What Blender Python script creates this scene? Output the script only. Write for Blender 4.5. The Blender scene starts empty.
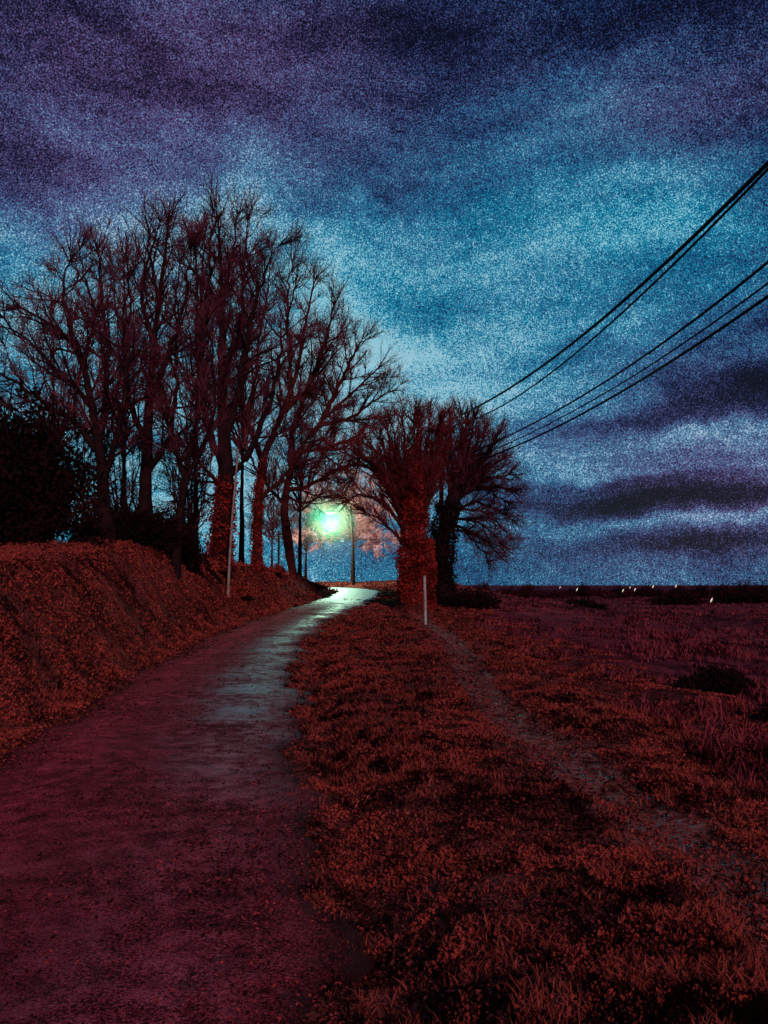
import bpy, math, random
import numpy as np
random.seed(7); RNG = np.random.default_rng(7)
sc = bpy.context.scene
R = math.radians
# ------------------------------------------------------------------ camera
F = 800.0; EYE = 1.6; PITCH = math.atan(73 / F)
cam = bpy.data.cameras.new('camera'); cam_ob = bpy.data.objects.new('camera', cam)
sc.collection.objects.link(cam_ob); sc.camera = cam_ob
cam.sensor_fit = 'VERTICAL'; cam.sensor_height = 24; cam.lens = 24 * F / 1024
cam.clip_start = 0.05; cam.clip_end = 6000
cam_ob.location = (0, 0, EYE); cam_ob.rotation_euler = (R(90) + PITCH, 0, 0)
CP, SP = math.cos(PITCH), math.sin(PITCH)
def ray(px, py):
    x = (px - 384) / F; z = (512 - py) / F
    return x, CP - SP * z, SP + CP * z
def P(px, py, Y):
    x, y, z = ray(px, py); k = Y / y
    return (x * k, Y, EYE + z * k)
# ------------------------------------------------------------------ node helper
class E:
    """a socket with arithmetic"""
    def __init__(s, nt, v): s.nt, s.v = nt, v
    def _m(s, op, *a):
        n = s.nt.nodes.new('ShaderNodeMath'); n.operation = op
        for i, x in enumerate((s,) + a):
            if isinstance(x, E): s.nt.links.new(x.v, n.inputs[i])
            else: n.inputs[i].default_value = x
        return E(s.nt, n.outputs[0])
    def __add__(s, o): return s._m('ADD', o)
    __radd__ = __add__
    def __mul__(s, o): return s._m('MULTIPLY', o)
    __rmul__ = __mul__
    def __sub__(s, o): return s._m('SUBTRACT', o)
    def __neg__(s): return s * -1.0
    def clamp(s, a=0.0, b=1.0): return s._m('MAXIMUM', a)._m('MINIMUM', b)
    def exp(s): return s._m('EXPONENT')
    def step(s, a, b):
        n = s.nt.nodes.new('ShaderNodeMapRange'); n.interpolation_type = 'SMOOTHSTEP'
        s.nt.links.new(s.v, n.inputs[0]); n.inputs[1].default_value = a; n.inputs[2].default_value = b
        return E(s.nt, n.outputs[0])
def combine(nt, x, y, z):
    n = nt.nodes.new('ShaderNodeCombineXYZ')
    for i, a in enumerate((x, y, z)):
        if isinstance(a, E): nt.links.new(a.v, n.inputs[i])
        else: n.inputs[i].default_value = a
    return n.outputs[0]
def noise(nt, vec, scale, detail=3, rough=.55, dist=0.0):
    n = nt.nodes.new('ShaderNodeTexNoise'); n.inputs['Scale'].default_value = scale
    n.inputs['Detail'].default_value = detail; n.inputs['Roughness'].default_value = rough
    n.inputs['Distortion'].default_value = dist
    nt.links.new(vec, n.inputs['Vector']); return E(nt, n.outputs['Fac'])
def srgb(c):
    return tuple(((v / 255) / 12.92 if v / 255 <= .04045 else ((v / 255 + .055) / 1.055) ** 2.4) for v in c) + (1,)
def ramp(nt, fac, stops):
    n = nt.nodes.new('ShaderNodeValToRGB'); cr = n.color_ramp
    while len(cr.elements) < len(stops): cr.elements.new(.5)
    for e, (p, c) in zip(cr.elements, stops): e.position = p; e.color = c
    nt.links.new(fac.v, n.inputs[0]); return n.outputs[0]
def mixc(nt, fac, a, b, mode='MIX'):
    n = nt.nodes.new('ShaderNodeMix'); n.data_type = 'RGBA'; n.blend_type = mode
    if isinstance(fac, E): nt.links.new(fac.v, n.inputs[0])
    else: n.inputs[0].default_value = fac
    for i, x in ((6, a), (7, b)):
        if isinstance(x, tuple): n.inputs[i].default_value = x
        else: nt.links.new(x, n.inputs[i])
    return n.outputs[2]
# ------------------------------------------------------------------ sky
SUN_DIR = (0.28, -0.90, 0.42)          # towards the light, low behind the camera
w = bpy.data.worlds.new('World'); sc.world = w; w.use_nodes = True
nt = w.node_tree; nt.nodes.clear()
out = nt.nodes.new('ShaderNodeOutputWorld'); bg = nt.nodes.new('ShaderNodeBackground')
tc = nt.nodes.new('ShaderNodeTexCoord'); sep = nt.nodes.new('ShaderNodeSeparateXYZ')
nt.links.new(tc.outputs['Generated'], sep.inputs[0])
DX, DY, DZ = (E(nt, sep.outputs[i]) for i in range(3))
AZ = DX._m('ARCTAN2', DY); EL = DZ._m('ARCSINE')
warp = noise(nt, tc.outputs['Generated'], 5.0, 4, .6)
warp2 = noise(nt, combine(nt, DX + 7.3, DY, DZ), 5.0, 4, .6)
AZw = AZ + (warp - .5) * .22; ELw = EL + (warp2 - .5) * .10
def azel(px, py):
    x, y, z = ray(px, py); return math.atan2(x, y), math.atan2(z, math.hypot(x, y))
def blob(px, py, rx, ry, wgt, rot=0, hard=False, soft=True):
    a0, e0 = azel(px, py); A = (AZw if soft else AZ) - a0; L = (ELw if soft else EL) - e0
    c, s = math.cos(R(rot)), math.sin(R(rot))
    u = (A * c + L * s) * (F / rx); v = (L * c - A * s) * (F / ry)
    q = u * u + v * v
    if hard: q = q * q
    return q._m('MULTIPLY', -1.0).exp() * wgt
b = (AZ * 0.0) + .44
for a in [(400, 10, 420, 90, -.26), (720, 30, 160, 110, -.14), (0, 80, 110, 190, -.17), (480, 10, 120, 60, -.10),
          (250, 130, 190, 30, -.13, -14), (100, 60, 130, 26, -.10, -25), (60, 175, 110, 22, -.12), (300, 95, 150, 20, .09, -16), (140, 95, 60, 20, .09, -25),
          (480, 235, 170, 70, .24), (690, 215, 110, 60, .22), (560, 330, 190, 60, .12), (420, 195, 60, 14, -.14, 20), (330, 215, 60, 16, -.12), (560, 60, 160, 16, -.12, 6), (600, 120, 120, 14, .10, 10), (400, 120, 100, 14, .10, 4), (200, 40, 150, 14, .10, -10), (60, 130, 70, 12, .12, -30), (180, 160, 90, 12, -.12, -14), (620, 300, 60, 10, -.10, 20), (330, 300, 60, 60, .10),
          (185, 415, 275, 225, .30, 0, True), (190, 400, 330, 240, .10), (430, 430, 150, 80, .22), (235, 190, 30, 45, .16, -40), (20, 275, 90, 40, .18, 20), (350, 310, 80, 40, .20, -45),
          (660, 115, 150, 24, -.08, 10), (400, 165, 90, 30, -.08), (395, 290, 60, 40, -.08),
          (745, 378, 120, 22, -.50, 10), (600, 418, 90, 11, -.22, 3), (630, 445, 150, 14, .18, 6), (740, 418, 90, 10, .18, 8),
          (690, 494, 150, 12, -.52, 2), (560, 505, 60, 8, -.18), (660, 474, 130, 7, -.20, 4), (720, 462, 120, 6, .14, 5), (700, 543, 140, 12, -.42, -1), (670, 520, 150, 7, .30),
          (745, 320, 80, 18, -.16, 20), (600, 470, 100, 8, .22), (560, 560, 220, 16, .02)]:
    b = b + blob(*a)
streak = noise(nt, combine(nt, AZw * 2.2, ELw * 9.0, 3.1), 1.7, 5, .6)
soft = noise(nt, combine(nt, AZw * 3.0, ELw * 6.0, 9.7), 1.6, 4, .6)
b = b + (streak - .5) * .95 + (soft - .5) * .55
grain = noise(nt, tc.outputs['Generated'], 640.0, 1, .6)
grain2 = noise(nt, combine(nt, DX + 3.0, DY, DZ), 110.0, 2, .6)
b = b + (grain - .5) * 1.7 + (grain2 - .5) * .34
b = b.clamp(0.0, 1.0)
pur = (AZ * 0.0) + .08
for a in [(120, 80, 210, 105, .85), (330, 60, 200, 80, .5), (720, 95, 120, 50, .55), (740, 480, 190, 110, .75), (60, 200, 120, 50, .4), (190, 400, 230, 150, .10)]:
    pur = pur + blob(*a)
pur = (pur + (soft - .5) * .6 + (grain2 - .5) * .5).clamp()
blue_c = ramp(nt, b, [(0, srgb((4, 5, 22))), (.2, srgb((18, 34, 82))), (.42, srgb((16, 76, 120))), (.6, srgb((8, 112, 148))), (.8, srgb((20, 148, 182))), (1, srgb((140, 204, 220)))])
pur_c = ramp(nt, b, [(0, srgb((10, 5, 20))), (.25, srgb((50, 36, 72))), (.45, srgb((88, 66, 118))), (.65, srgb((84, 106, 152))), (.85, srgb((128, 158, 190))), (1, srgb((186, 200, 220)))])
col = mixc(nt, pur, blue_c, pur_c)
sky = nt.nodes.new('ShaderNodeTexSky'); sky.sky_type = 'NISHITA'; sky.sun_disc = False
sky.sun_elevation = math.asin(.42 / math.sqrt(.28 ** 2 + .81 + .42 ** 2)); sky.sun_rotation = math.atan2(SUN_DIR[0], SUN_DIR[1])
dim = mixc(nt, 1.0, sky.outputs[0], (.002, .002, .002, 1), 'MULTIPLY')
nt.links.new(mixc(nt, 1.0, col, dim, 'ADD'), bg.inputs[0]); bg.inputs[1].default_value = .92
nt.links.new(bg.outputs[0], out.inputs[0])
w.cycles.sampling_method = 'MANUAL'; w.cycles.sample_map_resolution = 512
# ------------------------------------------------------------------ night light: one low warm light behind the camera
sl = bpy.data.lights.new('low_sun', 'SUN'); sl.energy = 1.5; sl.angle = R(3); sl.color = (1, .62, .58)
so = bpy.data.objects.new('low_sun', sl); sc.collection.objects.link(so)
from mathutils import Vector
so.rotation_euler = Vector(SUN_DIR).to_track_quat('Z', 'Y').to_euler()
sc.view_settings.view_transform = 'Standard'; sc.view_settings.look = 'None'
sc.view_settings.exposure = 0; sc.view_settings.gamma = 1; sc.view_settings.use_curve_mapping = False
sc.cycles.max_bounces = 4; sc.cycles.volume_bounces = 1

# ------------------------------------------------------------------ object helpers
def link(o): sc.collection.objects.link(o); return o
def tag(o, label=None, cat=None, group=None, kind=None):
    for k, v in (('label', label), ('category', cat), ('group', group), ('kind', kind)):
        if v: o[k] = v
    return o
def empty(name, loc, label, cat, group=None):
    o = bpy.data.objects.new(name, None); o.location = loc; link(o); return tag(o, label, cat, group)
def mesh_obj(name, V, Q, mat, parent=None, smooth=False, cols=None, uvs=None):
    """V (n,3) world coordinates, Q (m,4) quads; parent offset is taken off so parts sit in their thing's frame"""
    V = np.asarray(V, dtype=np.float32); Q = np.asarray(Q, dtype=np.int32)
    if parent is not None: V = V - np.array(parent.location, dtype=np.float32)
    me = bpy.data.meshes.new(name); k = Q.shape[1]
    me.vertices.add(len(V)); me.vertices.foreach_set('co', V.ravel())
    me.loops.add(Q.size); me.loops.foreach_set('vertex_index', Q.ravel())
    me.polygons.add(len(Q)); me.polygons.foreach_set('loop_start', np.arange(0, Q.size, k, dtype=np.int32))
    me.update(calc_edges=True)
    if smooth: me.polygons.foreach_set('use_smooth', np.ones(len(Q), dtype=bool))
    if cols is not None:
        at = me.attributes.new('tint', 'FLOAT', 'POINT'); at.data.foreach_set('value', np.asarray(cols, dtype=np.float32))
    if uvs is not None:
        uv = me.uv_layers.new(name='UVMap'); uv.data.foreach_set('uv', np.asarray(uvs, dtype=np.float32)[Q.ravel()].ravel())
    me.validate(); me.materials.append(mat)
    o = bpy.data.objects.new(name, me); link(o)
    if parent is not None: o.parent = parent
    return o
class Tubes:
    """tapered tubes along polylines, batched by length"""
    def __init__(s): s.b = {}
    def add(s, pts, rad, sides=4): s.b.setdefault((len(pts), sides), []).append((pts, rad))
    def arrays(s):
        Vs, Qs, off = [], [], 0
        for (n, k), L in s.b.items():
            Pn = np.array([l[0] for l in L], dtype=np.float64); Rn = np.array([l[1] for l in L])
            T = np.gradient(Pn, axis=1); T /= np.linalg.norm(T, axis=2, keepdims=True) + 1e-9
            ref = np.where(np.abs(T[..., 2:3]) > .8, np.array([1., .1, 0]), np.array([.1, .1, 1.]))
            U = np.cross(T, ref); U /= np.linalg.norm(U, axis=2, keepdims=True) + 1e-9; W = np.cross(T, U)
            a = np.arange(k) * 2 * math.pi / k
            ring = Pn[:, :, None] + Rn[:, :, None, None] * (np.cos(a)[:, None] * U[:, :, None] + np.sin(a)[:, None] * W[:, :, None])
            B = len(L); Vs.append(ring.reshape(-1, 3))
            base = (np.arange(B)[:, None, None] * n + np.arange(n - 1)[None, :, None]) * k; j = np.arange(k)[None, None]; j2 = (j + 1) % k
            Qs.append(np.stack([base + j, base + j2, base + k + j2, base + k + j], -1).reshape(-1, 4) + off)
            # closed tips: a tiny last ring reads as a point
            off += B * n * k
        return np.concatenate(Vs), np.concatenate(Qs)
    def build(s, name, mat, parent=None): 
        V, Q = s.arrays(); return mesh_obj(name, V, Q, mat, parent, True)
def leaves(C, size, up=0.0, aspect=.55, normal=None):
    """diamond leaf faces at centres C"""
    n = len(C); size = np.broadcast_to(np.asarray(size), (n,))[:, None]
    A = RNG.normal(size=(n, 3)); A[:, 2] += up; A /= np.linalg.norm(A, axis=1, keepdims=True)
    B = np.cross(A, RNG.normal(size=(n, 3))); B /= np.linalg.norm(B, axis=1, keepdims=True)
    V = np.stack([C - A * size, C + B * size * aspect, C + A * size, C - B * size * aspect], 1).reshape(-1, 3)
    Q = np.arange(4 * n).reshape(-1, 4); return V, Q
def boxes(L):
    """axis boxes (x0,y0,z0,x1,y1,z1) -> V,Q"""
    V, Q = [], []
    for i, (a, b_, c, d, e, f) in enumerate(L):
        V += [(a, b_, c), (d, b_, c), (d, e, c), (a, e, c), (a, b_, f), (d, b_, f), (d, e, f), (a, e, f)]
        Q += [[i * 8 + t for t in q] for q in ((3, 2, 1, 0), (4, 5, 6, 7), (0, 1, 5, 4), (1, 2, 6, 5), (2, 3, 7, 6), (3, 0, 4, 7))]
    return np.array(V, dtype=float), np.array(Q)
def sphere(c, r, n=12, m=8, squash=(1, 1, 1)):
    V = []; Q = []
    for i in range(m + 1):
        th = math.pi * (i / m * .996 + .002)
        for j in range(n):
            ph = 2 * math.pi * j / n
            V.append((c[0] + r * squash[0] * math.sin(th) * math.cos(ph), c[1] + r * squash[1] * math.sin(th) * math.sin(ph), c[2] + r * squash[2] * math.cos(th)))
    for i in range(m):
        for j in range(n): Q.append([i * n + j, (i + 1) * n + j, (i + 1) * n + (j + 1) % n, i * n + (j + 1) % n])
    return np.array(V), np.array(Q)
# ------------------------------------------------------------------ materials
def mat(name, color, rough=.8, spec=.3, var=None, scale=6.0, bump=0.0, tint=None, metallic=0.0, vmin=.35, vmax=.65):
    m = bpy.data.materials.new(name); m.use_nodes = True; t = m.node_tree; p = t.nodes['Principled BSDF']
    g = t.nodes.new('ShaderNodeNewGeometry'); c = color + (1,)
    p.inputs['Roughness'].default_value = rough; p.inputs['Specular IOR Level'].default_value = spec; p.inputs['Metallic'].default_value = metallic
    n = noise(t, g.outputs['Position'], scale, 4, .6)
    col = mixc(t, n.step(vmin, vmax), c, (var or color) + (1,))
    if tint:
        a = t.nodes.new('ShaderNodeAttribute'); a.attribute_name = 'tint'
        col = mixc(t, E(t, a.outputs['Fac']) * n.step(vmin, vmax), col, tint + (1,))
    t.links.new(col, p.inputs['Base Color'])
    if bump:
        b_ = t.nodes.new('ShaderNodeBump'); b_.inputs['Strength'].default_value = bump; b_.inputs['Distance'].default_value = .03
        t.links.new(noise(t, g.outputs['Position'], scale * 4, 4).v, b_.inputs['Height']); t.links.new(b_.outputs[0], p.inputs['Normal'])
    return m
def emis(name, color, strength):
    m = bpy.data.materials.new(name); m.use_nodes = True; p = m.node_tree.nodes['Principled BSDF']
    p.inputs['Base Color'].default_value = color + (1,); p.inputs['Emission Color'].default_value = color + (1,); p.inputs['Emission Strength'].default_value = strength
    return m
M = dict(
    bark=mat('dark_bark', (.012, .005, .006), .9, .1, (.028, .008, .009), 4, .6),
    redbark=mat('reddish_bark', (.10, .014, .012), .9, .1, (.03, .008, .008), 5, .6),
    twig=mat('maroon_twig', (.20, .045, .070), .9, .03, (.07, .014, .024), .9),
    redtwig=mat('red_twig', (.22, .030, .040), .9, .03, (.08, .010, .012), 1.2),
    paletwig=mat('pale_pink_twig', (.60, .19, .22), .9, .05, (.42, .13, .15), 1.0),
    ivy=mat('red_ivy', (.40, .034, .026), .75, .05, (.09, .008, .006), 2.2),
    darkleaf=mat('dark_evergreen', (.022, .004, .004), .85, .1, (.006, .002, .002), 1.0),
    farleaf=mat('far_maroon_leaf', (.07, .012, .018), .9, .05, (.015, .003, .005), .3),
    redleaf=mat('red_undergrowth', (.36, .052, .040), .9, .03, (.010, .001, .001), 2.6, vmin=.50, vmax=.57, tint=(.44, .085, .065)),
    grass=mat('red_dry_grass', (.008, .001, .001), .9, .03, (.27, .040, .030), 3.2, tint=(.38, .075, .058), vmin=.48, vmax=.56),
    litter=mat('dead_leaf_litter', (.008, .002, .002), .9, .05, (.030, .004, .004), 3, tint=(.50, .055, .055), vmin=.30, vmax=.45),
    weed=mat('crimson_field_weed', (.007, .001, .002), .9, .03, (.26, .032, .046), 1.6, tint=(.34, .065, .08), vmin=.45, vmax=.57),
    wood=mat('dark_pole_wood', (.020, .007, .006), .9, .1, (.010, .004, .003), 9, .5),
    greymetal=mat('dull_grey_metal', (.34, .26, .24), .6, .4, (.22, .12, .11), 5),
    whitepaint=mat('off_white_paint', (.55, .52, .50), .7, .2, (.30, .22, .20), 12),
    rubber=mat('black_cable', (.008, .008, .010), .6, .2),
    lampmetal=mat('lamp_housing', (.2, .2, .2), .5, .5),
    lens=emis('lamp_lens', (.45, 1, .75), 1.0),
    farlight=emis('distant_lamp_light', (1, .92, .70), .55),
)
# ------------------------------------------------------------------ terrain
CY = np.array([-12, -4, 3, 8, 12, 16, 23, 30, 40, 48, 54.]); CX = np.array([-1.2, -1.3, -1.62, -2.15, -2.75, -3.2, -3.65, -3.35, -2.45, -1.75, -1.7])
def smooth01(t): t = np.clip(t, 0, 1); return t * t * (3 - 2 * t)
_yy = np.linspace(-12, 54, 400); _xx = np.interp(_yy, CY, CX)
_k = np.exp(-np.linspace(-2, 2, 41) ** 2); _k /= _k.sum(); _xx = np.convolve(np.pad(_xx, 20, 'edge'), _k, 'valid')
def xc(Y): return np.interp(Y, _yy, _xx)
def base_h(Y):
    h = np.where(Y < 20, 0, np.where(Y < 75, (Y - 20) * .034, 1.87)); h = np.where((Y >= 16) & (Y < 24), .034 * (Y - 16) ** 2 / 16, h)
    return h * (1 - smooth01((Y - 85) / 120))
_w = [(RNG.uniform(0, 6.28), RNG.uniform(0, 6.28), RNG.normal() * f, RNG.normal() * f, a) for f, a in ((.25, .05), (.5, .035), (.9, .025), (1.7, .016), (3, .012), (5, .009)) for _ in range(4)]
def lumps(X, Y):
    z = 0 * X
    for p, q, fx, fy, a in _w: z = z + a * np.sin(fx * X + p + .6 * np.sin(fy * Y + q)) * np.cos(fy * Y + q)
    return z
TURN = [(-1.70, 54), (-1.9, 56.5), (-3.2, 59.3), (-6, 61.2), (-10, 62.6), (-16, 64), (-24, 66)]
def road_dist(X, Y):
    d = np.where(Y < 55, np.abs(X - xc(Y)), 99.)
    for (a, b_), (c, e) in zip(TURN[:-1], TURN[1:]):
        vx, vy = c - a, e - b_; t = np.clip(((X - a) * vx + (Y - b_) * vy) / (vx * vx + vy * vy), 0, 1)
        d = np.minimum(d, np.hypot(X - a - t * vx, Y - b_ - t * vy))
    return d
def bank_h(Y): return np.interp(Y, [-10, 8, 14, 24, 31, 38, 46, 51, 54, 58], [1.6, 1.7, 1.85, 2.5, 2.3, 1.9, 1.45, 1.0, .5, 0])
def terrain(X, Y):
    X = np.asarray(X, dtype=float); Y = np.asarray(Y, dtype=float)
    h = base_h(Y) * (1 - smooth01((X - 5) / 14)) ; d = X - xc(Y); rd = road_dist(X, Y)
    off = smooth01((rd - 1.5) / .8)
    bk = smooth01((-d - 1.62) / 2.0) * bank_h(Y)
    far = smooth01((Y - 50) / 8)
    z = h + bk * (1 + .25 * lumps(X * .7, Y * .7)) + np.where(d < 0, smooth01((-d - 5) / 30) * .3, 0) * (1 - far)
    z = z + np.where(d > 0, .10 * smooth01((d - 1.5) / .9) * (1 - smooth01((X - 2.4) / 2)), 0)
    z = z - np.where(d > 0, .09 * np.exp(-((d - 1.68) / .16) ** 2), 0) * smooth01((50 - Y) / 6)
    z = z - .07 * np.exp(-((X - 1.55 - .15 * np.sin(Y * .4)) / .22) ** 2) * smooth01((32 - Y) / 4)
    z = z - .45 * smooth01((X - 3.0) / 9) - .15 * np.exp(-((X - 3.4) / .5) ** 2) * smooth01((30 - Y) / 5)
    z = z + lumps(X, Y) * off * .9 * (1 - .6 * smooth01((np.hypot(X, Y) - 60) / 100))
    z = z - .035 * (1 - smooth01((rd - 1.2) / .35)) * 1.0
    return z
# one ground sheet with a grid that widens to the horizon
def axis(c0, c1, fine, grow, lim):
    a = list(np.arange(c0, c1, fine)); s = fine; x = a[-1]
    while x < lim: s *= grow; x += s; a.append(x)
    s = fine; x = c0; L = []
    while x > -lim: s *= grow; x -= s; L.append(x)
    return np.array(L[::-1] + a)
gx = axis(-9, 9, .11, 1.07, 3000); ay = list(np.arange(-3, 16, .11)); s_ = .11
while ay[-1] < 70: s_ = min(s_ * 1.012, .45); ay.append(ay[-1] + s_)
while ay[-1] < 4500: s_ *= 1.08; ay.append(ay[-1] + s_)
s_ = .11
while ay[0] > -200: s_ *= 1.12; ay.insert(0, ay[0] - s_)
gy = np.array(ay); GX, GY = np.meshgrid(gx, gy); GZ = terrain(GX, GY)
nx, ny = len(gx), len(gy); i = np.arange(ny - 1)[:, None] * nx + np.arange(nx - 1)[None]
GQ = np.stack([i, i + 1, i + nx + 1, i + nx], -1).reshape(-1, 4)
mg = bpy.data.materials.new('red_earth_ground'); mg.use_nodes = True; t = mg.node_tree; p = t.nodes['Principled BSDF']
g = t.nodes.new('ShaderNodeNewGeometry'); pos = g.outputs['Position']; sp = t.nodes.new('ShaderNodeSeparateXYZ'); t.links.new(pos, sp.inputs[0])
X_, Y_ = E(t, sp.outputs[0]), E(t, sp.outputs[1])
n1 = noise(t, pos, .7, 6, .65); n2 = noise(t, pos, 4.5, 6, .7); n3 = noise(t, pos, 22, 3, .6); nb = noise(t, pos, .035, 3, .5)
n5 = noise(t, pos, 90, 2, .6)
f = (n1 * .40 + n2 * .36 + n3 * .34) + (n5 - .5) * .35
c = ramp(t, f, [(.43, (.003, .001, .001, 1)), (.49, (.03, .005, .004, 1)), (.54, (.18, .026, .020, 1)), (.68, (.38, .085, .065, 1))])
field = ramp(t, f + (nb - .5) * .6, [(.44, (.003, .001, .002, 1)), (.50, (.04, .005, .010, 1)), (.57, (.20, .026, .040, 1)), (.72, (.36, .07, .085, 1))])
c = mixc(t, (X_ + (n1 - .5) * 3).step(2.5, 5.0), c, field)
farm = mixc(t, noise(t, combine(t, X_ * .02, Y_ * .10, 0.0), 1.0, 4, .6).step(.35, .65), (.010, .0016, .004, 1), (.22, .034, .055, 1))
c = mixc(t, Y_.step(50, 110) * X_.step(4, 12), c, farm)
dx = X_ - 1.55 - (Y_ * .4)._m('SINE') * .15
strip = (dx * dx * -10.0).exp() * (n2 * .6 + n3 * .5).step(.42, .62) * Y_.step(40, 28)
c = mixc(t, strip * .85, c, (.50, .11, .085, 1))
tr = (dx * dx * -9.0).exp() * (n2 + (n3 - .5) * 1.8).step(.60, .66) * Y_.step(34, 28)
c = mixc(t, tr, c, (.13, .15, .13, 1))
t.links.new(c, p.inputs['Base Color']); rr = (tr * -.75) + .92; t.links.new(rr.v, p.inputs['Roughness'])
t.links.new((tr * .45 + .02).v, p.inputs['Specular IOR Level'])
bn = t.nodes.new('ShaderNodeBump'); bn.inputs['Strength'].default_value = .9; bn.inputs['Distance'].default_value = .06
t.links.new((n2 + n3 * .8 + n5 * .4).v, bn.inputs['Height']); t.links.new(bn.outputs[0], p.inputs['Normal'])
tag(mesh_obj('ground', np.stack([GX, GY, GZ], -1).reshape(-1, 3), GQ, mg, None, True), 'dark red earth and rough verge reaching to the field horizon', kind='structure')
# road strip
ctr = [(float(xc(y)), y) for y in np.arange(-10, 54, .25)] + TURN
# smooth the turn
ctr = np.array(ctr); ss = np.concatenate([[0], np.cumsum(np.hypot(*np.diff(ctr, axis=0).T))]); sv = np.arange(0, ss[-1], .25)
ctr = np.stack([np.interp(sv, ss, ctr[:, 0]), np.interp(sv, ss, ctr[:, 1])], 1)
kk = np.ones(13) / 13; pad = np.pad(ctr, ((6, 6), (0, 0)), 'edge'); ctr = np.stack([np.convolve(pad[:, q], kk, 'valid') for q in (0, 1)], 1)
tan = np.gradient(ctr, axis=0); tan /= np.linalg.norm(tan, axis=1, keepdims=True); nor = np.stack([tan[:, 1], -tan[:, 0]], 1)
us = np.linspace(-1, 1, 21); V = []; UV = []
wob = lambda s, k: .12 * np.sin(s * .9 + k) + .10 * np.sin(s * 2.3 + 2 * k) + .08 * np.sin(s * 5.1 + k) + .05 * np.sin(s * 11.3 + k)
for u in us:
    half = 1.42 + (wob(sv, 1.0) if u > 0 else wob(sv, 4.0)) * abs(u)
    pt = ctr + nor * (u * half)[:, None]
    rz = base_h(pt[:, 1]) * (1 - smooth01((pt[:, 0] - 5) / 14)) + .012 * (1 - u * u) * 3
    edge = -.05 * max(0, abs(u) - .9) / .1
    V.append(np.stack([pt[:, 0], pt[:, 1], rz + edge + .004], 1)); UV.append(np.stack([np.full(len(sv), u), sv], 1))
V = np.array(V); ns = len(sv); i = np.arange(len(us) - 1)[:, None] * ns + np.arange(ns - 1)[None]
Q = np.stack([i, i + 1, i + ns + 1, i + ns], -1).reshape(-1, 4)[:, ::-1]
mr = bpy.data.materials.new('wet_worn_asphalt'); mr.use_nodes = True; t = mr.node_tree; p = t.nodes['Principled BSDF']
uvn = t.nodes.new('ShaderNodeUVMap'); sp = t.nodes.new('ShaderNodeSeparateXYZ'); t.links.new(uvn.outputs[0], sp.inputs[0]); U_, S_ = E(t, sp.outputs[0]), E(t, sp.outputs[1])
pos = t.nodes.new('ShaderNodeNewGeometry').outputs['Position']
n1 = noise(t, pos, .8, 5, .6); n2 = noise(t, pos, 6, 5, .7); n3 = noise(t, pos, 60, 3, .6); n4 = noise(t, pos, 130, 2, .5)
c = ramp(t, n1 * .30 + n2 * .32 + n3 * .38 + (n4 - .5) * .5, [(.40, (.004, .001, .001, 1)), (.47, (.12, .010, .016, 1)), (.54, (.50, .030, .052, 1)), (.66, (.70, .12, .17, 1))])
mud = (U_._m('ABSOLUTE') + (n2 - .5) * .5).step(.80, 1.0)
c = mixc(t, mud, c, (.045, .008, .007, 1))
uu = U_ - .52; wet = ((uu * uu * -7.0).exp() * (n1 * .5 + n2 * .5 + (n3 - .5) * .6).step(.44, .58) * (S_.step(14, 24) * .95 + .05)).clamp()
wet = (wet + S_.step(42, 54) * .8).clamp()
track = U_._m('ABSOLUTE') - .5; c = mixc(t, ((track * track * -30.0).exp() * -.45 + .45).clamp() * n1.step(.4, .6), c, (.035, .005, .007, 1))
vo = t.nodes.new('ShaderNodeTexVoronoi'); vo.feature = 'DISTANCE_TO_EDGE'; vo.inputs['Scale'].default_value = 1.3; vo.inputs['Randomness'].default_value = 1
wp = t.nodes.new('ShaderNodeVectorMath'); wp.operation = 'ADD'; t.links.new(pos, wp.inputs[0]); t.links.new(combine(t, n2 * .8, n3 * .4, 0.0), wp.inputs[1]); t.links.new(wp.outputs[0], vo.inputs['Vector'])
crack = E(t, vo.outputs['Distance']).step(.022, .004) * n1.step(.48, .58)
c = mixc(t, crack * .9, c, (.004, .001, .001, 1))
c = mixc(t, (wet * .95).clamp(), c, (.17, .38, .40, 1))  # teal sheen of the sky on the wet parts, painted into the base colour
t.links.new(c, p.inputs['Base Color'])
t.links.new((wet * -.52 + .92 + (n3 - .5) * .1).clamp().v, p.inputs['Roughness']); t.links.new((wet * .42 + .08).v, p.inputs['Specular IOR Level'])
bn = t.nodes.new('ShaderNodeBump'); bn.inputs['Strength'].default_value = .7; bn.inputs['Distance'].default_value = .012
t.links.new((n3 + n4 * .8 + n2).v, bn.inputs['Height']); t.links.new(bn.outputs[0], p.inputs['Normal'])
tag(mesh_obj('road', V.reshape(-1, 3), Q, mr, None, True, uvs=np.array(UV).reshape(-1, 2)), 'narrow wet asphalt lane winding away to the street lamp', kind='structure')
# ------------------------------------------------------------------ grass and weeds
def blades(X, Y, h, wd, lean=.5):
    n = len(X); Z = terrain(X, Y) - .01; B = np.stack([X, Y, Z], 1); a = RNG.uniform(0, 2 * math.pi, n)
    S = np.stack([np.cos(a), np.sin(a), 0 * a], 1) * wd[:, None] * .5
    l = RNG.uniform(0, 2 * math.pi, n); L = np.stack([np.cos(l), np.sin(l), 0 * l], 1) * (RNG.uniform(.1, 1, n) * lean * h)[:, None]
    up = np.zeros((n, 3)); up[:, 2] = h
    V = np.stack([B - S, B + S, B + S * .7 + L * .35 + up * .6, B - S * .7 + L * .35 + up * .6, B + L + up + S * .12, B + L + up - S * .12], 1)
    i = np.arange(n)[:, None] * 6; Q = np.concatenate([i + [0, 1, 2, 3], i + [3, 2, 4, 5]], 1).reshape(-1, 4)
    return V.reshape(-1, 3), Q
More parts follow.
